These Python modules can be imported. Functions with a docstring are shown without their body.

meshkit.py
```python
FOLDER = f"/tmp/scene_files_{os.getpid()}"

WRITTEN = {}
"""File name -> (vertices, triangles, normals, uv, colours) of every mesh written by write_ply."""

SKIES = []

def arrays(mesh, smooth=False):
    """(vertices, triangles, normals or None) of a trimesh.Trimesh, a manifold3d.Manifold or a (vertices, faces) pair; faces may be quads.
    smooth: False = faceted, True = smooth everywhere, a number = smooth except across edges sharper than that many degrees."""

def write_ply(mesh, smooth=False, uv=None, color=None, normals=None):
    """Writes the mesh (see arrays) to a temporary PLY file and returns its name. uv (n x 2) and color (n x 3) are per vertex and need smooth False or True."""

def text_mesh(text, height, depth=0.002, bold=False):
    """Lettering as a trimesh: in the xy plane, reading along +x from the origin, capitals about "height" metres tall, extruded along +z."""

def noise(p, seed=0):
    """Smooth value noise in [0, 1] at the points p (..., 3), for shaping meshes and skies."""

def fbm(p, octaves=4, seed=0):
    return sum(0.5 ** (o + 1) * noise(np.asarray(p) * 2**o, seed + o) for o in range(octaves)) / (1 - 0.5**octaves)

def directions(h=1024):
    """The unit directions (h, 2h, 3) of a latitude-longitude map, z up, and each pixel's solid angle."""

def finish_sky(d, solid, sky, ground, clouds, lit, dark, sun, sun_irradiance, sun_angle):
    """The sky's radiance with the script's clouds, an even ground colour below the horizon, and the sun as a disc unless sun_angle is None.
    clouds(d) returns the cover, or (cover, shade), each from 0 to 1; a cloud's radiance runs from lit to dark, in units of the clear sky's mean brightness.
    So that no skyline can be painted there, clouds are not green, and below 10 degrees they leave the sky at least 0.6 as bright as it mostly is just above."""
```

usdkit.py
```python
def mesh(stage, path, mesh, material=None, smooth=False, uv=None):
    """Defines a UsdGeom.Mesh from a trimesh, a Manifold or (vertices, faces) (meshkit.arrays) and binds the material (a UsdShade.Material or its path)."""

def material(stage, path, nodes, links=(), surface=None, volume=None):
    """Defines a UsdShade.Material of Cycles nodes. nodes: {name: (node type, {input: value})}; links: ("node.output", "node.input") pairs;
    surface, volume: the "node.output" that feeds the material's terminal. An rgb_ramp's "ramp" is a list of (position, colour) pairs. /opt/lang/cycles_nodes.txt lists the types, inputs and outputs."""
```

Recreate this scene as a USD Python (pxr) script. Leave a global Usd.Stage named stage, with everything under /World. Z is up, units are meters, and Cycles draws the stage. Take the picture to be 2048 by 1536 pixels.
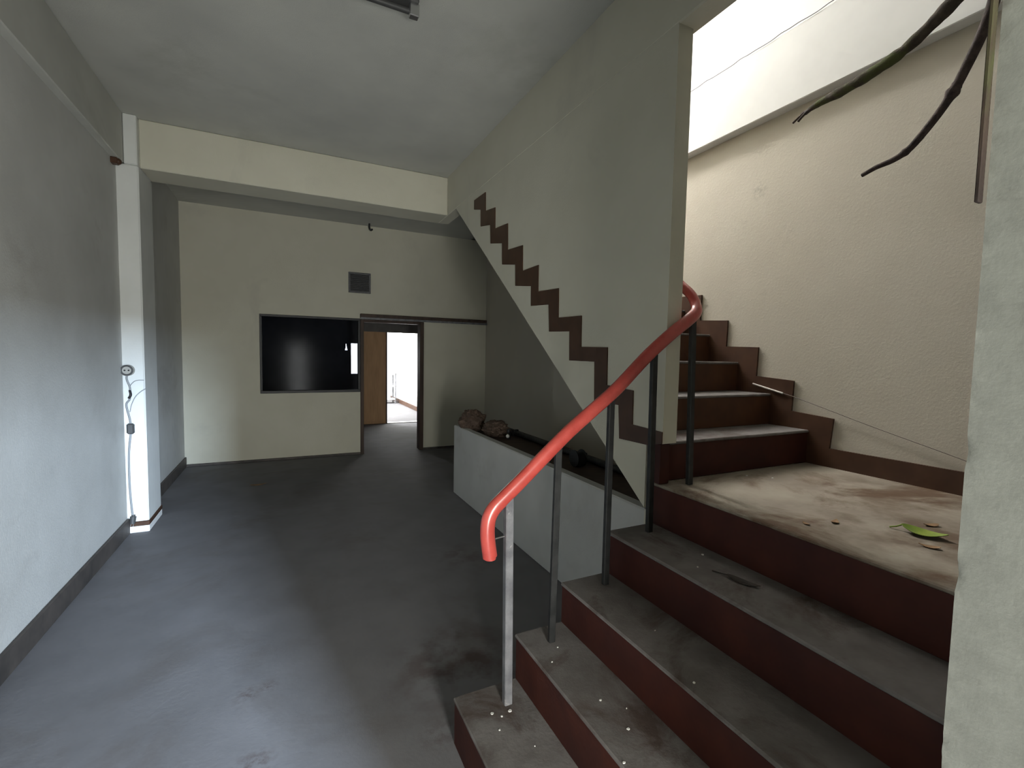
import math, random
import numpy as np, trimesh, usdkit, meshkit
from shapely.geometry import Polygon
from pxr import Usd, UsdGeom, UsdLux, Gf, Sdf

stage = Usd.Stage.CreateInMemory()
UsdGeom.SetStageUpAxis(stage, UsdGeom.Tokens.z)
UsdGeom.SetStageMetersPerUnit(stage, 1.0)
UsdGeom.Xform.Define(stage, '/World')
rng = random.Random(7)

# ------------------------------------------------------------------ camera, light, exposure
F_PX, YAW, PITCH, ROLL, CAM_H = 930.036, 25.992, -3.611, 1.094, 1.416
def cam_axes():
    y, p, r = [math.radians(a) for a in (YAW, PITCH, ROLL)]
    fw = np.array([math.sin(y)*math.cos(p), math.cos(y)*math.cos(p), math.sin(p)])
    ri = np.array([math.cos(y), -math.sin(y), 0.0]); up = np.cross(ri, fw)
    return math.cos(r)*ri + math.sin(r)*up, -math.sin(r)*ri + math.cos(r)*up, fw
cam = UsdGeom.Camera.Define(stage, '/World/camera')
_ri, _up, _fw = cam_axes()
cam.AddTransformOp().Set(Gf.Matrix4d(*[*_ri, 0], *[*_up, 0], *[*(-_fw), 0], 0, 0, CAM_H, 1))
cam.CreateHorizontalApertureAttr(36.0)
cam.CreateFocalLengthAttr(F_PX / 2048 * 36.0)
cam.CreateClippingRangeAttr(Gf.Vec2f(0.02, 200))
cam.CreateExposureAttr(-0.50)

def rect_light(name, pos, target, w, h, power, color):
    l = UsdLux.RectLight.Define(stage, '/World/' + name)
    pos, target = np.array(pos, float), np.array(target, float)
    z = pos - target; z /= np.linalg.norm(z)
    ref = np.array([0, 0, 1.0]) if abs(z[2]) < .95 else np.array([0, 1.0, 0])
    x = np.cross(ref, z); x /= np.linalg.norm(x); y = np.cross(z, x)
    l.AddTransformOp().Set(Gf.Matrix4d(*[*x, 0], *[*y, 0], *[*z, 0], *pos, 1))
    l.CreateWidthAttr(w); l.CreateHeightAttr(h)
    l.CreateIntensityAttr(power); l.CreateColorAttr(Gf.Vec3f(*color))
    return l
# daylight of the bright gap in the street seen through the low entrance (behind the camera, to the right)
rect_light('street_gap_daylight', (1.51, -4.0, 1.79), (-.9, 3.6, .4), .62, .42, 3700, (.64, .80, 1.0))
# added fill panel in the entrance opening, lifts far wall and cross beam
rect_light('entrance_fill', (.32, -1.31, .85), (.75, 4.0, 1.7), .40, 1.5, 86, (1.0, 1.0, .94))
# added panel at the windowless upper wall, stands in for stairwell daylight
rect_light('upper_stairwell_panel', (1.548, 4.3, 4.25), (2.5, 4.1, 3.4), 3.2, 1.2, 74, (1.0, .975, .94))
# window of the back room
rect_light('back_room_window_daylight', (.95, 12.0, 1.9), (3.0, 12.0, 1.2), 3.2, 1.5, 40, (.97, .98, 1.0))

sky = UsdLux.DomeLight.Define(stage, '/World/sky')
sky.CreateIntensityAttr(.05); sky.CreateColorAttr(Gf.Vec3f(.85, .92, 1.0))

# ------------------------------------------------------------------ materials
L = '/World/Looks/'
ZLAND = .872
UsdGeom.Scope.Define(stage, '/World/Looks')
def noisy(name, c1, c2, scale=4, detail=6, rough=.9, lo=.35, hi=.65, bump=.0, bscale=60, spec=.3, c3=None, s3=1.3, lo3=.55, hi3=.7, stretch=(1, 1, 1), bdist=.004, coat=0, spots=(), spot_color=(.1, .1, .1)):
    nodes = {'pos': ('geometry', {}), 'map': ('mapping', {'scale': stretch}),
             'n': ('noise_texture', {'scale': scale, 'detail': detail, 'roughness': .6}),
             'r': ('rgb_ramp', {'ramp': [(lo, c1), (hi, c2)]}),
             'p': ('principled_bsdf', {'roughness': rough, 'specular_ior_level': spec, 'coat_weight': coat, 'coat_roughness': .25})}
    links = [('pos.position', 'map.vector'), ('map.vector', 'n.vector'), ('n.fac', 'r.fac')]
    out = 'r.color'
    if c3 is not None:
        nodes['n3'] = ('noise_texture', {'scale': s3, 'detail': 7, 'roughness': .65, 'distortion': .6})
        nodes['r3'] = ('rgb_ramp', {'ramp': [(lo3, (0, 0, 0)), (hi3, (1, 1, 1))]})
        nodes['mx'] = ('mix', {'mix_type': 'mix', 'color2': c3})
        links += [('map.vector', 'n3.vector'), ('n3.fac', 'r3.fac'), ('r3.color', 'mx.fac'), (out, 'mx.color1')]
        out = 'mx.color'
    for i, (sx, sy, sz, rad, k) in enumerate(spots):        # stains with a place of their own
        nodes |= {f'sd{i}': ('vector_math', {'math_type': 'distance', 'vector2': (sx, sy, sz)}), f'sm{i}': ('map_range', {'from_min': rad, 'from_max': rad*.2, 'to_min': 0.0, 'to_max': 1.0, 'clamp': True}),
                  f'sn{i}': ('noise_texture', {'scale': 2.6/rad, 'detail': 4, 'roughness': .6}), f'sr{i}': ('rgb_ramp', {'ramp': [(.42, (0, 0, 0)), (.62, (k, k, k))]}),
                  f'su{i}': ('math', {'math_type': 'multiply'}), f'sx{i}': ('mix', {'mix_type': 'mix', 'color2': spot_color})}
        links += [('pos.position', f'sd{i}.vector1'), (f'sd{i}.value', f'sm{i}.value'), ('pos.position', f'sn{i}.vector'), (f'sn{i}.fac', f'sr{i}.fac'), (f'sm{i}.result', f'su{i}.value1'), (f'sr{i}.color', f'su{i}.value2'),
                  (f'su{i}.value', f'sx{i}.fac'), (out, f'sx{i}.color1')]
        out = f'sx{i}.color'
    links.append((out, 'p.base_color'))
    if bump:
        nodes['bn'] = ('noise_texture', {'scale': bscale, 'detail': 4, 'roughness': .6})
        nodes['b'] = ('bump', {'strength': bump, 'distance': bdist})
        links += [('map.vector', 'bn.vector'), ('bn.fac', 'b.height'), ('b.normal', 'p.normal')]
    return usdkit.material(stage, L + name, nodes, links, surface='p.BSDF')
def plain(name, c, rough=.6, spec=.5, metal=0.0):
    return usdkit.material(stage, L + name, {'p': ('principled_bsdf', {'base_color': c, 'roughness': rough, 'specular_ior_level': spec, 'metallic': metal})}, [], surface='p.BSDF')

M = {}
M['plaster'] = noisy('plaster', (.555, .535, .44), (.59, .57, .475), 2.5, 7, .92, bump=.25, bscale=90, spec=.2, c3=(.51, .49, .415), s3=1.1, lo3=.60, hi3=.75)
M['plaster_cool'] = noisy('plaster_cool', (.50, .50, .48), (.56, .56, .54), 2.5, 7, .92, bump=.25, bscale=90, spec=.2, c3=(.44, .43, .41), s3=1.4, lo3=.58, hi3=.75)
M['ceiling_paint'] = noisy('ceiling_paint', (.46, .46, .43), (.53, .53, .49), 1.6, 7, .95, bump=.2, bscale=120, spec=.15, c3=(.40, .40, .36), s3=.9, lo3=.55, hi3=.75)
M['stair_wall'] = noisy('stair_wall', (.48, .445, .375), (.51, .475, .405), 2.2, 7, .92, bump=.25, bscale=90, spec=.2, c3=(.38, .35, .31), s3=2.6, lo3=.66, hi3=.84,
    spots=[(2.506, 1.885, 2.40, .06, .32), (2.506, 1.711, 2.11, .08, .10)], spot_color=(.12, .105, .09))
M['pilaster_paint'] = noisy('pilaster_paint', (.64, .65, .63), (.70, .71, .69), 2.5, 7, .9, bump=.2, bscale=90, spec=.2)
M['white_paint'] = noisy('white_paint', (.72, .72, .70), (.80, .80, .78), 2, 5, .85, spec=.2)
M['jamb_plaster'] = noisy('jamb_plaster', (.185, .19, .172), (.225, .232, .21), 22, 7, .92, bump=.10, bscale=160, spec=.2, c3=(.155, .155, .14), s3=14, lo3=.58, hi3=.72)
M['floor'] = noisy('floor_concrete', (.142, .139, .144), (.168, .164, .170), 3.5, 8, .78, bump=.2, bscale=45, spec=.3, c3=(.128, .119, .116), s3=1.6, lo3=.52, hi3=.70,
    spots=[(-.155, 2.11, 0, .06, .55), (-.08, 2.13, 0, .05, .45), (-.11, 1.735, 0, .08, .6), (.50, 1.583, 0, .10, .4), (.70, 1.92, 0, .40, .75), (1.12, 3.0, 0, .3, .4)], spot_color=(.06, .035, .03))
M['tread'] = noisy('dusty_tread', (.125, .114, .108), (.18, .168, .162), 7, 8, .85, bump=.35, bscale=70, spec=.2, c3=(.075, .055, .047), s3=3.5, lo3=.52, hi3=.68)
M['landing'] = noisy('dusty_landing', (.20, .17, .135), (.28, .25, .20), 3.5, 8, .8, bump=.35, bscale=60, spec=.3, c3=(.115, .075, .048), s3=2.4, lo3=.50, hi3=.62,
    spots=[(1.80, .72, ZLAND, .42, .85), (2.25, 1.0, ZLAND, .45, .6)], spot_color=(.085, .05, .028))
M['riser'] = noisy('oxblood_riser', (.036, .009, .0065), (.060, .0155, .0095), 6, 6, .6, bump=.15, bscale=70, spec=.25, c3=(.035, .011, .009), s3=3, lo3=.5, hi3=.7)
M['riser_brown'] = noisy('brown_riser', (.060, .024, .011), (.090, .037, .016), 6, 6, .55, bump=.15, bscale=70, spec=.3)
M['skirt'] = noisy('brown_skirting', (.050, .022, .011), (.072, .033, .017), 9, 6, .5, bump=.1, bscale=70, spec=.4)
M['dark_skirt'] = noisy('dark_baseboard', (.045, .04, .037), (.085, .072, .064), 7, 6, .6, spec=.4)
M['shaded_partition'] = noisy('shaded_partition', (.12, .115, .11), (.16, .152, .145), 5, 6, .9, spec=.2)  # darkness of the unlit room put into the colour of its walls
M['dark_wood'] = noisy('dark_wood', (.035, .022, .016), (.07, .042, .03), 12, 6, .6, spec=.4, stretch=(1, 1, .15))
M['brown_wood'] = noisy('brown_wood', (.40, .235, .115), (.50, .30, .155), 9, 6, .55, spec=.4, stretch=(2, 2, .25))
M['red_pvc'] = noisy('red_handrail', (.38, .050, .04), (.48, .075, .06), 14, 5, .28, spec=.5, c3=(.30, .06, .04), s3=9, lo3=.55, hi3=.75, coat=.3)
M['post'] = noisy('grey_post_paint', (.10, .10, .11), (.19, .19, .20), 16, 6, .42, spec=.5, c3=(.35, .33, .32), s3=24, lo3=.64, hi3=.72)
M['post_dark'] = noisy('dark_post_paint', (.012, .013, .013), (.028, .028, .028), 16, 6, .5, spec=.3)
M['black'] = plain('black', (.012, .012, .013), .5)
M['grey_plastic'] = plain('grey_plastic', (.055, .055, .055), .5)
M['vent'] = noisy('vent_grey', (.10, .10, .105), (.14, .14, .145), 30, 4, .6)
M['steel'] = plain('steel', (.6, .6, .6), .25, .5, 1.0)
M['ivory'] = plain('ivory_plastic', (.34, .33, .30), .45)
M['cable'] = plain('grey_cable', (.24, .25, .26), .5)
M['thin_wire'] = plain('thin_wire', (.30, .31, .32), .6)
M['chip'] = plain('paint_chip', (.75, .74, .70), .7)
M['bark'] = noisy('bark', (.03, .022, .02), (.075, .052, .045), 40, 6, .85, bump=.6, bscale=90)
M['mossy_bark'] = noisy('mossy_bark', (.028, .022, .017), (.065, .052, .040), 30, 6, .9, bump=.8, bscale=70, c3=(.060, .068, .022), s3=9, lo3=.48, hi3=.62)
M['leaf_green'] = noisy('leaf_green', (.13, .20, .03), (.22, .28, .045), 20, 4, .5)
M['leaf_dark'] = noisy('leaf_dark', (.02, .016, .013), (.045, .035, .03), 30, 4, .7)
M['leaf_brown'] = noisy('leaf_brown', (.17, .10, .05), (.27, .17, .09), 30, 4, .7)
M['paper'] = noisy('brown_paper', (.075, .05, .038), (.14, .095, .07), 12, 6, .8)
M['batten'] = noisy('weathered_batten', (.018, .012, .010), (.05, .033, .024), 18, 6, .8, stretch=(1, 1, .3), c3=(.05, .055, .02), s3=9, lo3=.5, hi3=.6, bump=.4, bscale=80)
M['string'] = plain('white_string', (.55, .52, .48), .8)
M['dark_string'] = plain('dark_string', (.16, .14, .12), .8)
M['glass'] = usdkit.material(stage, L + 'window_glass', {
    't': ('transparent_bsdf', {'color': (.55, .58, .64)}), 'g': ('glossy_bsdf', {'color': (.9, .9, .9), 'roughness': .12}),
    'f': ('fresnel', {'IOR': 1.07}), 'm': ('mix_closure', {})},
    [('f.fac', 'm.fac'), ('t.BSDF', 'm.closure1'), ('g.BSDF', 'm.closure2')], surface='m.closure')
M['tube_glass'] = plain('lamp_tube', (.75, .75, .72), .2)

# ------------------------------------------------------------------ helpers
used = {}
def numbered(path):
    n = used.get(path, -1) + 1; used[path] = n
    return path if n == 0 else f'{path}_{n:03d}'
def tag(prim, label=None, cat=None, group=None, kind=None):
    for k, v in (('label', label), ('category', cat), ('group', group), ('kind', kind)):
        if v: prim.SetCustomDataByKey(k, v)
    return prim
def thing(name, label, cat, group=None, kind=None, loc=(0, 0, 0)):
    x = UsdGeom.Xform.Define(stage, numbered('/World/' + name))
    x.AddTranslateOp().Set(Gf.Vec3d(*map(float, loc)))
    return tag(x.GetPrim(), label, cat, group, kind)
def obj(name, mesh, mat, parent=None, smooth=30, label=None, cat=None, group=None, kind=None):
    base = (str(parent.GetPath()) if parent else '/World') + '/' + name
    if parent:      # world coordinates in, coordinates of the holder out
        off = np.zeros(3); q = parent
        while q and q.GetPath() != Sdf.Path('/World'):
            a = q.GetAttribute('xformOp:translate')
            if a and a.Get() is not None: off += np.array(a.Get())
            q = q.GetParent()
        if hasattr(mesh, 'vertices') and np.abs(off).max() > 0:
            mesh = mesh.copy(); mesh.apply_translation(-off)
    m = usdkit.mesh(stage, numbered(base), mesh, M[mat] if isinstance(mat, str) else mat, smooth=smooth)
    return tag(m.GetPrim(), label, cat, group, kind)
def struct(name, mesh, mat, label=None, cat=None, parent=None, smooth=30):
    return obj(name, mesh, mat, parent, smooth, label, cat, None, None if parent else 'structure')
def box(x0, x1, y0, y1, z0, z1, bev=0.0):
    c = [(x0+x1)/2, (y0+y1)/2, (z0+z1)/2]; e = np.array([x1-x0, y1-y0, z1-z0])
    if bev <= 0:
        b = trimesh.creation.box(extents=e)
    else:
        bev = min(bev, .45*e.min()); pts = []
        for sx in (-1, 1):
            for sy in (-1, 1):
                for sz in (-1, 1):
                    for k in range(3):
                        d = np.array([sx, sy, sz]) * (e/2); d[k] -= np.sign(d[k]) * 0
                        o = np.array([sx, sy, sz]) * (e/2 - bev); o[k] = np.array([sx, sy, sz])[k] * e[k]/2
                        pts.append(o)
        b = trimesh.convex.convex_hull(np.array(pts))
    b.apply_translation(c)
    return b
def cat(*ms): return trimesh.util.concatenate([m for m in ms])
def prism_x(poly, x0, x1):
    """polygon of (y, z) extruded from x0 to x1"""
    p = poly if isinstance(poly, Polygon) else Polygon(poly)
    m = trimesh.creation.extrude_polygon(p.buffer(0), x1-x0, engine='earcut')
    v = m.vertices.copy(); m.vertices = np.stack([v[:, 2] + x0, v[:, 0], v[:, 1]], 1)
    return m
def prism_y(poly, y0, y1):
    """polygon of (x, z) extruded from y0 to y1"""
    p = poly if isinstance(poly, Polygon) else Polygon(poly)
    m = trimesh.creation.extrude_polygon(p.buffer(0), y1-y0, engine='earcut')
    v = m.vertices.copy(); m.vertices = np.stack([v[:, 0], v[:, 2] + y0, v[:, 1]], 1); m.invert()
    return m
def spline(pts, n=10):
    pts = np.array(pts, float)
    P = np.vstack([2*pts[0]-pts[1], pts, 2*pts[-1]-pts[-2]]); out = []
    for i in range(1, len(P)-2):
        for t in np.linspace(0, 1, n, endpoint=False):
            a, b, c, d = P[i-1], P[i], P[i+1], P[i+2]
            out.append(.5*((2*b)+(-a+c)*t+(2*a-5*b+4*c-d)*t*t+(-a+3*b-3*c+d)*t**3))
    return np.vstack([out, pts[-1]])
def tube(path, r, seg=12, flat=1.0, cap=True):
    """round tube along a path; r a number or one per point; flat < 1 squeezes the section"""
    path = np.array(path, float); n = len(path); r = np.broadcast_to(r, n)
    t = np.gradient(path, axis=0); t /= np.linalg.norm(t, axis=1, keepdims=True)
    u = np.cross(t[0], [0, 0, 1.0] if abs(t[0][2]) < .9 else [0, 1.0, 0]); u /= np.linalg.norm(u)
    V, Fc = [], []
    for i in range(n):
        u = u - t[i]*(u@t[i]); u /= np.linalg.norm(u); w = np.cross(t[i], u)
        for k in range(seg):
            a = 2*math.pi*k/seg
            V.append(path[i] + r[i]*(math.cos(a)*u + flat*math.sin(a)*w))
    for i in range(n-1):
        for k in range(seg):
            a, b = i*seg+k, i*seg+(k+1) % seg
            Fc += [[a, b, b+seg], [a, b+seg, a+seg]]
    if cap:
        V += [path[0]-t[0]*r[0]*.4, path[-1]+t[-1]*r[-1]*.4]; a, b = len(V)-2, len(V)-1
        for k in range(seg):
            Fc += [[a, (k+1) % seg, k], [b, (n-1)*seg+k, (n-1)*seg+(k+1) % seg]]
    return trimesh.Trimesh(np.array(V), np.array(Fc), process=False)
def cyl(a, b, r, seg=16): return trimesh.creation.cylinder(radius=r, segment=[a, b], sections=seg)

# ------------------------------------------------------------------ key dimensions
XL, XLB = -1.095, -1.049         # left wall, ledge beam along it
XB, XB2 = 1.435, 1.513           # middle wall (with the stepped band) and its other face
XC, XC2 = 2.506, 2.772           # right wall beside the stairs, beyond the jog
YS, YF, G2 = 1.53, 1.515, .223   # far side of the lower flight, first riser of the upper flight, its tread
YP, YP2, YFAR = 4.39, 4.784, 6.64
ZB, ZC = 2.758, 3.116            # underside of the beams, ceiling
ZL, R = .872, .175               # landing, riser
XJ, YJ = .75, .263               # corner of the entrance jamb
YE = 1.475                       # end of the middle wall

# ------------------------------------------------------------------ the room shell
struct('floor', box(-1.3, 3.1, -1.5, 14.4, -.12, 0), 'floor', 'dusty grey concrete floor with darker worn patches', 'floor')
struct('ceiling', box(-1.3, XB, -1.5, YFAR+.12, ZC, ZC+.03), 'ceiling_paint', 'grey painted ceiling over the hall', 'ceiling')
struct('ceiling', cat(box(XB2+.03, 3.0, 4.195, 4.749, ZC, ZC+.03), box(XB+.001, 3.0, 4.751, YFAR+.12, ZC, ZC+.03)), 'ceiling_paint', 'strip of grey ceiling beyond the stairs', 'ceiling')
struct('ceiling', box(-1.3, 3.1, YFAR+.12, 14.4, 2.75, 2.85), 'ceiling_paint', 'ceiling of the rooms behind the far wall', 'ceiling')
struct('wall_left', cat(box(-1.25, XL, -1.4, YFAR+.1, 0, ZC), ), 'plaster_cool', 'long off-white plaster wall on the left', 'wall')
struct('trim_1', box(XL-.01, XLB, .27, YP, ZB, ZC-.001, .006), 'ceiling_paint', 'shallow plaster ledge along the top of the left wall', 'trim')
pil = thing('pilaster', 'pale plaster pilaster standing out from the left wall under the cross beam', 'pillar', kind='structure')
obj('shaft', box(XL-.01, -.963, YP, YP2, .075, ZB, .01), 'pilaster_paint', pil)
obj('capital', box(XLB, -.967, YP-.004, YP2, ZB, ZC-.001, .006), 'pilaster_paint', pil)
obj('plinth', box(XL-.01, -.958, YP-.012, YP2+.004, 0, .05, .004), 'white_paint', pil, label='white painted plinth strip')
obj('skirting_strip', box(XL-.01, -.956, YP-.014, YP2+.006, .05, .085, .004), 'skirt', pil)
# far wall with the dark glazed opening and the doorway
fw = Polygon([(-1.25, 0), (3.0, 0), (3.0, ZC), (-1.25, ZC)]).difference(Polygon([(-.29, .866), (.92, .866), (.92, 1.866), (-.29, 1.866)])).difference(Polygon([(.92, -1), (1.79, -1), (1.79, 1.86), (.92, 1.86)]))
struct('wall_far', prism_y(fw, YFAR, YFAR+.12), 'plaster', 'off-white far wall with dark glazed opening and doorway', 'wall')
w = thing('window_1', 'dark glazed interior window in the far wall, left of the doorway', 'window', kind='structure')
for a in ((-.29, .92, 1.836, 1.866), (-.29, .92, .866, .90), (-.29, -.262, .90, 1.836), (.89, .92, .90, 1.836)):
    obj('frame_bar', box(a[0], a[1], YFAR-.012, YFAR+.05, a[2], a[3], .003), 'black', w)
obj('pane', box(-.262, .89, YFAR+.014, YFAR+.022, .90, 1.836), 'glass', w, smooth=False)
d = thing('door_1', 'dark brown frame of the doorway in the far wall', 'door frame', kind='structure')
obj('jamb', box(.92, .965, YFAR-.02, YFAR+.14, 0, 1.86, .004), 'dark_wood', d)
obj('jamb', box(1.745, 1.80, YFAR-.02, YFAR+.14, 0, 1.86, .004), 'dark_wood', d)
obj('head', box(.965, 1.745, YFAR, YFAR+.14, 1.825, 1.86, .004), 'dark_wood', d)
rl = thing('door_track', 'long dark sliding-door track on the far wall above the doorway', 'door track')
obj('track', box(.915, 2.765, YFAR-.055, YFAR-.001, 1.872, 1.93, .004), 'dark_wood', rl)
obj('lower_lip', box(.915, 2.765, YFAR-.065, YFAR-.056, 1.856, 1.885, .002), 'post', rl)
vent = thing('wall_vent', 'dark grey square vent high on the far wall above the glazed opening', 'vent')
obj('frame', cat(box(.768, 1.056, YFAR-.022, YFAR-.001, 2.455, 2.48, .003), box(.768, 1.056, YFAR-.022, YFAR-.001, 2.208, 2.233, .003),
    box(.768, .793, YFAR-.022, YFAR-.001, 2.233, 2.455, .003), box(1.031, 1.056, YFAR-.022, YFAR-.001, 2.233, 2.455, .003)), 'vent', vent)
obj('backing', box(.79, 1.034, YFAR-.006, YFAR-.001, 2.23, 2.458), 'black', vent)
for k in range(9):
    z = 2.243 + k*.0243
    s = box(.792, 1.032, -.009, .009, -.0015, .0015); s.apply_transform(trimesh.transformations.rotation_matrix(.7, [1, 0, 0])); s.apply_translation([0, YFAR-.013, z+.006])
    obj('slat', s, 'vent', vent)
# right wall: beside the stairs, jog, and along the far half
struct('wall_right', cat(box(XC, XC+.35, .2, 4.17, 0, 5.2), box(XC2, XC2+.12, 4.17, YFAR+.1, 0, ZC), box(XC, XC+.35, 4.17, YFAR+.1, ZC, 5.2)), 'stair_wall', 'tall cream wall on the right of the stairs', 'wall')
struct('trim_2', box(2.44, XC+.01, .264, 4.188, 2.782, 3.175, .004), 'white_paint', 'white painted beam standing proud along the top of the right wall', 'beam')
struct('wall_middle', None or prism_x([(YE, ZL+R+.002), (1.572, ZL+R+.002), (1.572, .745), (4.199, ZB), (4.199, ZB+.02), (YE, ZB+.02)], XB, XB2), 'plaster', 'cream wall between hall and upper flight with sloping lower edge', 'wall', smooth=False)
struct('trim_3', box(XB-.002, 1.542, .262, 4.752, ZB, ZC+.03, .006), 'plaster', 'plaster beam along the hall ceiling above the stair wall', 'beam')
struct('trim_4', box(-.967, XB, YP+.055, YP2-.02, ZB, ZC-.001, .006), 'plaster', 'pale cross beam spanning the hall ceiling', 'beam')
struct('wall_upper', cat(box(XB, 1.54, .262, 4.19, ZC+.03, 5.2), box(XC-.008, XC+.01, .262, 6.5, 3.176, 5.2), box(1.54, XC+.35, 6.5, 6.6, ZC+.03, 5.2), box(1.44, 1.54, 4.19, 6.6, ZC+.03, 5.2)), 'white_paint', 'white upper walls round the stairwell', 'wall')
struct('ceiling', box(1.40, XC+.35, .2, 6.7, 5.2, 5.3), 'white_paint', 'roof over the stairwell', 'ceiling')
# the understair back wall below the landing
struct('wall_under_landing', box(XB, XC, 1.535, 1.57, 0, .74), 'plaster', 'plaster wall under the landing', 'wall')
# front of the building: entrance jamb at the right of the picture, made-up lobby behind the camera, shaping the light
def rough_jamb():
    """jamb whose inner arris is chipped, as plaster corners are"""
    m = box(XJ, XC+.3, -.30, YJ, 0, 5.2)
    zs = np.linspace(0, 5.2, 1301); V = []; n = len(zs)
    prof = [(XJ, -.30), (XJ, -.1), (XJ, .05), (XJ, .15), (XJ, .20), (XJ, .225), (XJ, .24), (XJ, YJ-.012), (XJ, YJ-.006), (XJ, YJ), (XJ+.006, YJ), (XJ+.02, YJ), (XC+.3, YJ), (XC+.3, -.30)]
    for z in zs:
        for i, (x, y) in enumerate(prof):
            q = np.array([x*30, y*60, z*60])
            amp = {9: .0022, 8: .0016, 10: .0012, 7: .0008}.get(i, .0005 if i < 7 else 0)
            chip = meshkit.fbm(np.array([3.1, 7.7, z*13]), 5, 3)
            k = max(0, chip-.60)*1.2 if i in (9, 10) else 0
            a = meshkit.fbm(q, 5, 11) - .5
            dx = amp*a*1.3 + k*.006 if i <= 9 else 0
            dy = -k*.012 if i >= 8 and i < 12 else 0
            V.append((x+dx, y+dy+(.0008*a if i in (9, 10) else 0), z))
    m_, Fc = len(prof), []
    for i in range(n-1):
        for k in range(m_):
            a, b = i*m_+k, i*m_+(k+1) % m_
            Fc += [[a, b+m_, b], [a, a+m_, b+m_]]
    t = trimesh.Trimesh(np.array(V), np.array(Fc), process=False)
    return t
jm = rough_jamb(); jm.fix_normals()
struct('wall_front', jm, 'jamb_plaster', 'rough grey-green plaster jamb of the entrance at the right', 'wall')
struct('wall_entrance_blocker', cat(box(-1.25, XJ, -.30, YJ, 1.9, ZC), box(.63, XJ+.05, -.36, -.30, 0, ZC),                      # lintel and inner stop, placed to cut the light
    box(1.55, 1.65, -1.4, -.3, 0, ZC),                                                                                    # lobby side
    box(-1.25, .10, -1.40, -1.32, 0, ZC), box(.10, 1.65, -1.40, -1.32, 1.61, ZC), box(1.45, 1.65, -1.40, -1.30, 0, 1.61),
    box(-1.25, .995, -2.70, -2.60, 0, ZC)), 'plaster', 'unseen plaster walls added behind the viewer to shape the entrance light', 'wall')  # last box is an added outside pier blocking part of the street light
bt = obj('wooden_batten', box(.7385, .7495, YJ+.003, YJ+.0075, 1.607, 3.1, .001), 'batten', None, 30, 'thin dark weathered wooden batten fixed behind the entrance jamb, sawn off above the stairs', 'batten')

# rooms behind the far wall
YR = 9.35
pw = Polygon([(-1.25, 0), (3.0, 0), (3.0, 2.75), (-1.25, 2.75)])
for a in ((1.79, 2.55, -1, 1.81), (1.125, 1.30, .99, 1.575), (1.34, 1.79, -1, 1.81)):
    pw = pw.difference(Polygon([(a[0], a[2]), (a[1], a[2]), (a[1], a[3]), (a[0], a[3])]))
pw = pw.difference(Polygon([(1.015, 1.44), (1.075, 1.44), (1.06, 1.50), (1.05, 1.565), (1.03, 1.565), (1.03, 1.50)]))
struct('wall_back_room', cat(prism_y(pw, YR, YR+.1), box(-1.25, -1.1, YFAR+.12, YR, 0, 2.75), box(2.9, 3.05, YFAR+.12, YR, 0, 2.75)), 'shaded_partition', 'partition of the unlit room behind the far wall, its shade put into the colour', 'wall')
struct('wall_bright_room', cat(box(2.87, 3.05, YR+.1, 14.2, 0, 2.75), box(.5, 3.05, 14.2, 14.35, 0, 2.75), box(.5, .62, YR+.1, 14.2, 0, 2.75)), 'white_paint', 'white walls of the bright room beyond the doorway', 'wall')
struct('baseboard_back', box(2.845, 2.87, YR+.1, 14.2, 0, .11, .004), 'skirt', 'brown baseboard of the bright room', 'baseboard')
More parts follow.
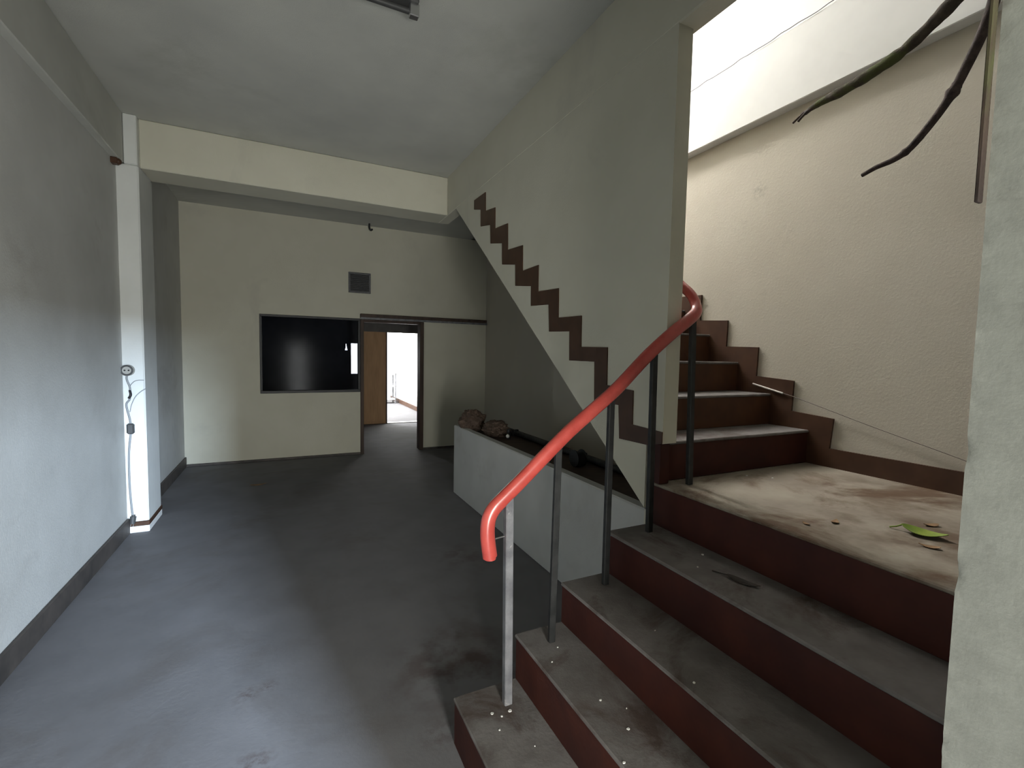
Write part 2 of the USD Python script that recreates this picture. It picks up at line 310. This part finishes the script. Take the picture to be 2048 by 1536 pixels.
d2 = thing('door_2', 'plain brown wooden door panel in the room beyond the doorway', 'door', kind='structure')
obj('leaf', box(1.338, 1.787, YR+.01, YR+.05, .001, 1.812, .002), 'brown_wood', d2)
obj('jamb', box(1.785, 1.805, YR-.01, YR+.11, 0, 1.81, .002), 'dark_wood', d2)
obj('sill', box(1.805, 2.55, YR-.02, YR+.12, 0, .012, .003), 'white_paint', d2)

# baseboards of the hall
struct('baseboard_left', cat(box(XL, XL+.018, .27, YP-.015, 0, .118, .004), box(XL, XL+.018, YP2+.007, YFAR-.001, 0, .118, .004)), 'dark_skirt', 'dark brown-grey baseboard of the left wall', 'baseboard')
struct('baseboard_far', cat(box(XL+.02, .918, YFAR-.012, YFAR-.001, 0, .03, .003), box(1.802, XC2, YFAR-.012, YFAR-.001, 0, .03, .003)), 'dark_skirt', 'low dark baseboard of the far wall', 'baseboard')

# ------------------------------------------------------------------ the staircase
S = [.533, .778, .979, 1.198, XB]
Z = [.174, .35, .513, .690, ZL]
st = thing('staircase', 'oxblood and grey concrete staircase turning at a landing', 'stairs')
N0 = YJ + .004
for i in range(4):
    obj('tread', box(S[i], S[i+1]+.01, N0, YS, Z[i]-.014, Z[i], .004), 'tread', st)
for i in range(5):
    z0 = 0 if i == 0 else Z[i-1]
    obj('riser', box(S[i]+.004, S[i]+.05, N0, YS-.004, z0, Z[i]-.0135, .002), 'riser', st)
obj('landing', box(S[4], XC-.001, N0, YS-.01, ZL-.014, ZL, .004), 'landing', st, label='dusty brown-grey landing slab')
side = [(S[0]+.03, 0)]
for i in range(4): side += [(S[i]+.03, Z[i]-.05), (S[i+1]+.03, Z[i]-.05)]
side += [(S[4]+.03, 0)]
obj('side_panel', prism_y(side, YS-.06, YS-.005), 'riser', st)
NS = 13
for k in range(NS):
    y = YF + k*G2; z0 = ZL + k*R
    obj('riser', box(XB+.001 if k == 0 else XB2+.001, XC-.001, y, y+.03, z0+.001, z0+R-.0135, .002), 'riser' if k == 0 else 'riser_brown', st)
    if k < NS-1:
        obj('tread', box(XB+.004 if k == 0 else XB2+.001, XC-.001, y-.006, y+G2+.02, z0+R-.014, z0+R, .004), 'tread', st)
sof = [(1.575, .746), (4.19, 2.752), (4.19, 2.90), (1.575, .90)]
obj('soffit', prism_x(sof, XB2+.002, XC-.001), 'plaster', st, label='plain plaster soffit of the upper flight')
obj('upper_floor', box(1.542, XC-.001, YF+12*G2, 6.5, ZC+.031, ZC+.045), 'landing', st)
# stepped skirting on the right wall (as measured) and the painted stepped band on the hall face of the middle wall
up = [(.28, .973), (1.402, .968)]
cv = [(1.390, 1.122), (1.606, 1.303), (1.829, 1.487), (2.048, 1.655), (2.262, 1.836)]
cc = [(1.402, .968), (1.610, 1.137), (1.833, 1.318), (2.052, 1.493), (2.266, 1.668)]
up = [(.28, .973)]
for a, b in zip(cc, cv): up += [a, b]
for k in range(5, 12):
    y = cv[-1][0] + (k-4)*G2; zc_ = cv[-1][1] + (k-4)*R
    up += [(y+.004, zc_-.168), (y, zc_)]
up += [(up[-1][0]+.2, up[-1][1]), (up[-1][0]+.2, up[-1][1]-.3)]
lowr = [(.28, ZL-.1), (1.6, ZL-.1), (YF+12*G2, ZL+11.3*R)]
obj('stepped_skirting', prism_x(up + lowr[::-1], XC-.014, XC-.002), 'skirt', st, label='brown stepped skirting climbing the right wall')
zcv = [(1.474, 1.100), (1.666, 1.262), (1.866, 1.461), (2.100, 1.632), (2.341, 1.806), (2.589, 1.980), (2.812, 2.146), (3.054, 2.347), (3.282, 2.520), (3.477, 2.690)]
zcc = [(1.664, 1.106), (1.862, 1.275), (2.096, 1.465), (2.337, 1.636), (2.588, 1.815), (2.808, 1.976), (3.046, 2.160), (3.279, 2.362), (3.471, 2.543)]
zlo = [(1.559, 1.030), (1.753, 1.026), (1.766, 1.185), (1.962, 1.187), (1.970, 1.388), (2.207, 1.390), (2.213, 1.552), (2.437, 1.559), (2.450, 1.722), (2.677, 1.733), (2.680, 1.860), (2.911, 1.890), (2.917, 2.035), (3.135, 2.072), (3.142, 2.226), (3.358, 2.268), (3.370, 2.412), (3.567, 2.446), (3.572, 2.580), (3.72, 2.62)]
top = []
for i, a in enumerate(zcv):
    top.append(a)
    if i < len(zcc): top.append(zcc[i])
band = [(YE, 1.05)] + top + [(3.72, 2.695), (3.72, 2.62)] + zlo[::-1][1:] + [(1.559, 1.03)]
obj('stepped_band', prism_x(band, XB-.006, XB-.0005), 'skirt', st, label='dark brown zigzag band painted on the hall side of the stair wall')
obj('corner_strip', box(XB-.004, XB+.05, YE+.006, YF+.012, ZL+.002, ZL+R-.001, .002), 'riser', st)

# ------------------------------------------------------------------ railing
PY = 1.445
rail = thing('stair_railing', 'stair railing with red plastic-covered handrail on thin grey bars', 'railing')
path = [(.632, PY, .713), (.624, PY, .766), (.621, PY, .808), (.626, PY, .850), (.645, PY, .883), (.678, PY, .912), (.765, PY, .984), (.853, PY, 1.060), (.953, PY, 1.142), (1.056, PY, 1.216), (1.163, PY, 1.295),
        (1.307, PY, 1.421), (1.43, PY-.004, 1.516), (1.515, PY-.006, 1.573), (1.570, PY+.004, 1.612), (1.592, PY+.030, 1.650), (1.594, PY+.062, 1.694), (1.590, PY+.12, 1.742), (1.586, PY+.25, 1.842), (1.584, PY+.6, 2.115), (1.584, PY+1.4, 2.74)]
sp = spline(path, 8)
obj('handrail', tube(sp, .0265, 18, .8), 'red_pvc', rail, smooth=60)
obj('end_cap', trimesh.Trimesh(*[x for x in (lambda m: (m.vertices, m.faces))(cyl((.6325, PY, .706), (.632, PY, .716), .021))]), 'red_pvc', rail)
def bar(x0, y0, z0, x1, y1, z1, w, d, mat):
    m = box(-w/2, w/2, -d/2, d/2, 0, 1, .003)
    V = m.vertices.copy(); t = V[:, 2:3]
    m.vertices = np.hstack([V[:, 0:1] + x0 + (x1-x0)*t, V[:, 1:2] + y0 + (y1-y0)*t, z0 + (z1-z0)*t])
    obj('baluster', m, mat, rail)
bar(.700, 1.425, Z[0]-.002, .700, PY, .926, .030, .028, 'post')
bar(.882, 1.432, Z[1]-.002, .900, PY, 1.090, .026, .018, 'post_dark')
bar(1.134, 1.446, Z[2]-.002, 1.134, PY, 1.268, .026, .020, 'post_dark')
bar(1.357, 1.452, Z[3]-.002, 1.342, PY, 1.445, .028, .020, 'post_dark')
bar(1.562, 1.440, ZL-.002, 1.548, PY, 1.592, .026, .022, 'post_dark')
obj('bracket', tube([(.637, PY, .772), (.66, PY, .775), (.690, PY, .778)], .0035, 8), 'steel', rail, label='thin steel bracket tying the rail end to the first bar')

# ------------------------------------------------------------------ low wall with things along its top
lw = thing('low_wall', 'low white plastered wall running from the stairs into the hall', 'low wall')
obj('face', box(1.528, 1.60, 1.565, 4.456, 0, .695, .008), 'plaster_cool', lw)
obj('end_face', box(1.601, 1.95, 4.40, 4.456, 0, .66, .006), 'plaster_cool', lw)
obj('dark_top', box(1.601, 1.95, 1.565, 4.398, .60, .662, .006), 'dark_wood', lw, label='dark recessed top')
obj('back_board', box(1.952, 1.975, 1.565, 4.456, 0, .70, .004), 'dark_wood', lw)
pipe = thing('pipe', 'dark pipe lying along the back of the low wall', 'pipe')
obj('tube', tube(spline([(1.925, 1.62, .685), (1.925, 2.5, .690), (1.92, 3.4, .69), (1.92, 4.38, .695)], 10), .022, 12), 'post_dark', pipe, smooth=60)
for y in (1.9, 2.75, 3.85):
    obj('clamp', cat(box(1.895, 1.95, y-.015, y+.015, .662, .72, .004)), 'black', pipe)
knob = thing('tap_fitting', 'small dark fitting with white tip standing on the low wall', 'fitting')
obj('stem', cyl((1.79, 3.72, .662), (1.79, 3.72, .75), .016), 'black', knob)
obj('tip', trimesh.creation.icosphere(2, .017).apply_translation([1.762, 3.68, .695]), 'chip', knob, smooth=True, label='white tip')
obj('collar', cyl((1.79, 3.72, .72), (1.765, 3.685, .70), .010), 'black', knob)
cap_ = thing('cable_drum', 'black round drum sitting in shadow on the low wall below the stairs', 'drum')
obj('drum', trimesh.creation.cylinder(radius=.05, height=.055, sections=32).apply_transform(trimesh.transformations.rotation_matrix(math.pi/2, [0, 1, 0])).apply_translation([1.79, 2.62, .712]), 'black', cap_, smooth=40)
for dx in (-.032, .032):
    obj('flange', trimesh.creation.cylinder(radius=.058, height=.006, sections=32).apply_transform(trimesh.transformations.rotation_matrix(math.pi/2, [0, 1, 0])).apply_translation([1.79+dx, 2.62, .7205]), 'black', cap_, smooth=40)
def crumple(c, e, seed, sub=4):
    m = trimesh.creation.icosphere(sub, 1.0); v = m.vertices.copy()
    n = meshkit.fbm(v*2.3+10, 4, seed) - .5; n2 = np.abs(meshkit.fbm(v*4.1+5, 3, seed+5) - .5)
    v = v*(1 + .75*n[:, None] - .35*n2[:, None]); v[:, 2] = np.maximum(v[:, 2], -.72)
    m.vertices = v*np.array(e) + np.array(c); return m
obj('brown_bundle', crumple((1.66, 4.30, .745), (.13, .14, .125), 5), 'paper', None, 35, 'crumpled brown paper bundle lying on the far end of the low wall', 'bundle')
obj('rag', crumple((1.76, 3.93, .715), (.12, .16, .08), 9), 'paper', None, 35, 'flattened brown rag on the low wall beside the crumpled bundle', 'rag')

# ------------------------------------------------------------------ things on the left pilaster
yp = YP - .002
so = thing('wall_socket', 'round surface-mounted socket at the top of the cable on the pilaster', 'socket')
obj('body', trimesh.creation.cylinder(radius=.042, height=.035, sections=28).apply_transform(trimesh.transformations.rotation_matrix(math.pi/2, [1, 0, 0])).apply_translation([-1.062, yp-.016, 1.245]), 'ivory', so, smooth=40)
obj('rim', trimesh.creation.torus(.034, .006).apply_transform(trimesh.transformations.rotation_matrix(math.pi/2, [1, 0, 0])).apply_translation([-1.062, yp-.034, 1.245]), 'grey_plastic', so, smooth=True)
for dx in (-.012, .012):
    obj('hole', cyl((-1.062+dx, yp-.030, 1.245), (-1.062+dx, yp-.0352, 1.245), .006), 'black', so)
cb = thing('extension_cable', 'grey cable hanging in waves down the pilaster with switch and plug', 'cable')
cp = [(-1.062, 1.215), (-1.068, 1.18), (-1.050, 1.109), (-1.054, 1.03), (-1.075, .985), (-1.058, .882), (-1.052, .815), (-1.052, .79), (-1.066, .66), (-1.071, .548), (-1.071, .36), (-1.062, .174), (-1.055, .128)]
obj('cord', tube(spline([(x, yp-.012, z) for x, z in cp], 8), .0065, 10), 'cable', cb, smooth=60)
obj('inline_switch', box(-1.076, -1.030, yp-.032, yp-.002, .765, .845, .010), 'grey_plastic', cb)
pl = obj('plug', cat(cyl((-1.055, yp-.014, .130), (-1.062, yp-.018, .078), .019), cyl((-1.053, yp-.016, .142), (-1.055, yp-.016, .128), .012)), 'grey_plastic', cb)
for dx in (-.008, .008): obj('pin', cyl((-1.062+dx, yp-.018, .08), (-1.066+dx, yp-.02, .056), .003), 'steel', cb)
obj('tie', tube(spline([(-1.052, yp-.012, 1.095), (-1.045, yp-.022, 1.06), (-1.058, yp-.018, 1.035)], 8), .008, 8), 'black', cb, smooth=60)
for q, lab in (([(-1.055, 1.120), (-1.035, 1.150), (-1.010, 1.168), (-.966, 1.170)], 'upper thin wire arching off the pilaster cable'), ([(-1.056, .93), (-1.045, .985), (-1.02, 1.045), (-.985, 1.085), (-.955, 1.105)], 'lower thin wire arching off the pilaster cable')):
    obj('loose_wire', tube(spline([(x, yp-.008, z) for x, z in q], 8), .0028, 8), 'thin_wire', None, 60, lab, 'wire')
nb = thing('junction_knob', 'small dark red knob where the left ledge meets the pilaster', 'knob')
obj('base', box(-1.10, -1.055, 4.27, 4.33, 2.715, 2.757, .006), 'skirt', nb)
obj('button', trimesh.creation.icosphere(2, .022).apply_translation([-1.058, 4.30, 2.735]), 'skirt', nb, smooth=True)

# ------------------------------------------------------------------ ceiling lamp at the top of the picture
cl = thing('ceiling_lamp', 'fluorescent batten lamp on the ceiling at the top edge', 'lamp')
obj('body', box(-.60, .585, 2.27, 2.34, ZC-.055, ZC-.001, .006), 'grey_plastic', cl)
obj('tube', cyl((-.57, 2.305, ZC-.085), (.56, 2.305, ZC-.085), .014), 'grey_plastic', cl, smooth=40)
for x in (-.59, .555):
    obj('lamp_holder', box(x-.012, x+.034 if x > 0 else x+.03, 2.286, 2.324, ZC-.108, ZC-.05, .004), 'steel', cl)
hk = obj('ceiling_hook', tube(spline([(1.02, 6.50, ZC-.001), (1.02, 6.50, ZC-.05), (1.035, 6.50, ZC-.085), (1.06, 6.50, ZC-.07)], 6), .012, 8), 'black', None, 60, 'small dark hook on the ceiling close to the far wall', 'hook')

# ------------------------------------------------------------------ stairwell: branches, beam edge line, string
b1 = thing('mossy_branch', 'thick mossy branch hanging into the stairwell under the white beam', 'branch')
p1 = spline([(2.30, .80, 2.90), (2.30, .943, 2.792), (2.30, 1.08, 2.705), (2.30, 1.203, 2.668), (2.295, 1.322, 2.645), (2.30, 1.432, 2.640), (2.305, 1.49, 2.632)], 12)
rr = np.interp(np.linspace(0, 1, len(p1)), [0, .3, .6, .85, 1], [.026, .024, .021, .016, .009])
rr = rr*(1 + .7*(meshkit.fbm(p1*20, 4, 4)-.5))
obj('stem', tube(p1, rr, 14), 'mossy_bark', b1, smooth=60)
obj('twig', tube(spline([(2.30, 1.46, 2.634), (2.30, 1.505, 2.618), (2.30, 1.535, 2.598)], 6), [.009]*6+[.006]*7, 8), 'bark', b1, smooth=60)
obj('twig', tube(spline([(2.305, 1.48, 2.634), (2.31, 1.53, 2.626), (2.31, 1.568, 2.606)], 6), [.008]*6+[.005]*7, 8), 'bark', b1, smooth=60)
b2 = thing('bare_branch', 'thin bare knotted branch bending down in front of the right wall', 'branch')
p2 = spline([(2.0, .700, 2.72), (2.0, .720, 2.56), (2.0, .745, 2.46), (2.0, .785, 2.36), (2.0, .808, 2.312), (2.0, .845, 2.255), (2.0, .90, 2.19), (2.0, .931, 2.165), (2.0, .97, 2.150), (2.0, 1.02, 2.143), (2.0, 1.068, 2.129)], 10)
r2 = np.interp(np.linspace(0, 1, len(p2)), [0, .4, .8, 1], [.017, .0135, .010, .007])
for kx, a in ((.40, .007), (.70, .003)):
    r2 = r2 + a*np.exp(-((np.linspace(0, 1, len(p2))-kx)/.022)**2)
obj('stem', tube(p2, r2, 12), 'bark', b2, smooth=60)
obj('knot', crumple((2.0, .800, 2.325), (.016, .014, .02), 3, 2), 'bark', b2, smooth=60)
edge_pts = spline([(2.436, y, 3.180 + .0025*math.sin(y*23) + .002*math.sin(y*51)) for y in np.linspace(1.0, 2.45, 30)], 4)
obj('beam_edge_line', tube(edge_pts, .0022, 6), 'cable', None, 60, 'thin line along the upper edge of the white beam', 'cable')  # thin tube drawing a line along the top edge of the beam
sg = thing('string', 'pale-ended thin string sloping down the right wall from the stepped skirting', 'string')
obj('frayed_end', tube(spline([(2.484, 1.845, 1.272), (2.485, 1.78, 1.257), (2.487, 1.66, 1.230)], 8), .0052, 8), 'string', sg, 60, 'pale thick end')
obj('strand', tube(spline([(2.487, 1.66, 1.230), (2.488, 1.571, 1.209), (2.49, 1.2, 1.105), (2.492, .878, 1.020), (2.49, .55, .925)], 10), .0019, 8), 'dark_string', sg, 60)

# ------------------------------------------------------------------ leaves and litter
def leaf(c, length, width, ang, curl, thick=.0015, n=18):
    V, Fc = [], []
    for i in range(n+1):
        t = i/n; w = width*math.sin(math.pi*min(1, t**.8))**.9/2 + .0008
        for k in range(5):
            s = (k-2)/2
            V.append([(t-.5)*length, s*w, curl*(4*(t-.5)**2)*length*.25 + curl*.35*abs(s)*w + .002])
    nb_ = len(V); V += [[a, b, z_-thick] for a, b, z_ in V]
    for i in range(n):
        for k in range(4):
            a = i*5+k
            Fc += [[a, a+5, a+6], [a, a+6, a+1], [nb_+a, nb_+a+6, nb_+a+5], [nb_+a, nb_+a+1, nb_+a+6]]
        for k in (0, 4):
            a = i*5+k; q = [[a, nb_+a, nb_+a+5], [a, nb_+a+5, a+5]]
            Fc += q if k == 0 else [x[::-1] for x in q]
    V = np.array(V); ca, sa = math.cos(ang), math.sin(ang)
    V = np.stack([V[:, 0]*ca - V[:, 1]*sa, V[:, 0]*sa + V[:, 1]*ca, V[:, 2]], 1); V[:, 2] -= V[:, 2].min()
    return trimesh.Trimesh(V + np.array(c), np.array(Fc), process=False)
lf = thing('green_leaf', 'bright green leaf lying on the dusty landing', 'leaf')
obj('blade', leaf((1.80, .715, ZL+.0005), .115, .075, -1.35, .7), 'leaf_green', lf, smooth=60)
obj('stalk', tube([(1.788, .768, ZL+.020), (1.784, .782, ZL+.010), (1.779, .798, ZL+.0035)], .0025, 8), 'leaf_green', lf, smooth=60)
lf = thing('dark_leaf', 'dark curled dead leaf on the step below the landing', 'leaf')
obj('blade', leaf((1.330, .985, Z[3]+.0005), .105, .034, -1.3, .35), 'leaf_dark', lf, smooth=60)
obj('stalk', tube([(1.316, 1.035, Z[3]+.008), (1.310, 1.062, Z[3]+.004), (1.303, 1.085, Z[3]+.003)], .002, 8), 'leaf_dark', lf, smooth=60)
obj('paper_scrap', leaf((-.27, 5.47, .0005), .16, .06, .15, .3), 'leaf_brown', None, 60, 'pale torn paper scrap on the dark floor before the far wall', 'paper scrap')
for (x, y, s, a, lab) in ((1.66, .90, .045, .3, 'brown dead leaf on the landing, left of the green leaf'), (1.55, .93, .03, 1.2, 'small brown leaf fragment near the front edge of the landing'), (1.70, .66, .05, 2.0, 'brown dead leaf on the landing in front of the green leaf'), (1.93, .75, .05, 2.7, 'brown dead leaf on the landing behind the green leaf')):
    obj('dead_leaf', leaf((x, y, ZL+.0005), s, s*.45, a, .5), 'leaf_brown', None, 60, lab, 'leaf')
chips = [(.868, 1.111, Z[1], .008), (.873, .986, Z[1], .011), (.769+.02, .903, Z[1], .008), (1.013, .886, Z[2], .009), (.885, 1.390, Z[1], .007), (.823, 1.328, Z[1], .006), (.63, 1.40, Z[0], .012), (.655, 1.375, Z[0], .010), (.625, 1.325, Z[0], .007), (.692, 1.385, Z[0], .014),
         (1.38, 1.194, Z[3], .010), (1.281, 1.127, Z[3], .007), (1.93, 1.44, ZL, .012), (2.004, 1.364, ZL, .012), (.98-.06, 1.05, Z[1], .004), (1.09, 1.12, Z[2], .005), (.70, 1.22, Z[0], .005)]
def chip(s, seed):
    r_ = random.Random(seed); n = 7
    a = [(math.cos(2*math.pi*k/n)*s*r_.uniform(.5, 1), math.sin(2*math.pi*k/n)*s*r_.uniform(.4, .9)) for k in range(n)]
    return trimesh.creation.extrude_polygon(Polygon(a).convex_hull, max(.0025, s*.3), engine='earcut')
for i, (x, y, z, s) in enumerate(chips):
    m = chip(s*.62, i); m.apply_translation([x, y, z + .0003])
    where = ['lowest step', 'second step', 'third step', 'step below the landing', 'landing'][Z.index(z)]
    obj('plaster_chip', m, 'chip', None, False, f'tiny white plaster chip lying on the {where} of the stairs', 'chip', f'white plaster chips on the {where}')

# ------------------------------------------------------------------ shelf in the bright back room
sh = thing('wire_shelf', 'small white shelf rack in the bright room beyond the doorway', 'shelf')
for (x, y) in ((2.40, 13.0), (2.74, 13.0), (2.40, 13.35), (2.74, 13.35)):
    obj('leg', box(x-.015, x+.015, y-.015, y+.015, 0, .84, .003), 'post', sh)
for z in (.10, .46, .80):
    obj('shelf_board', box(2.385, 2.755, 12.985, 13.365, z, z+.025, .003), 'white_paint', sh)
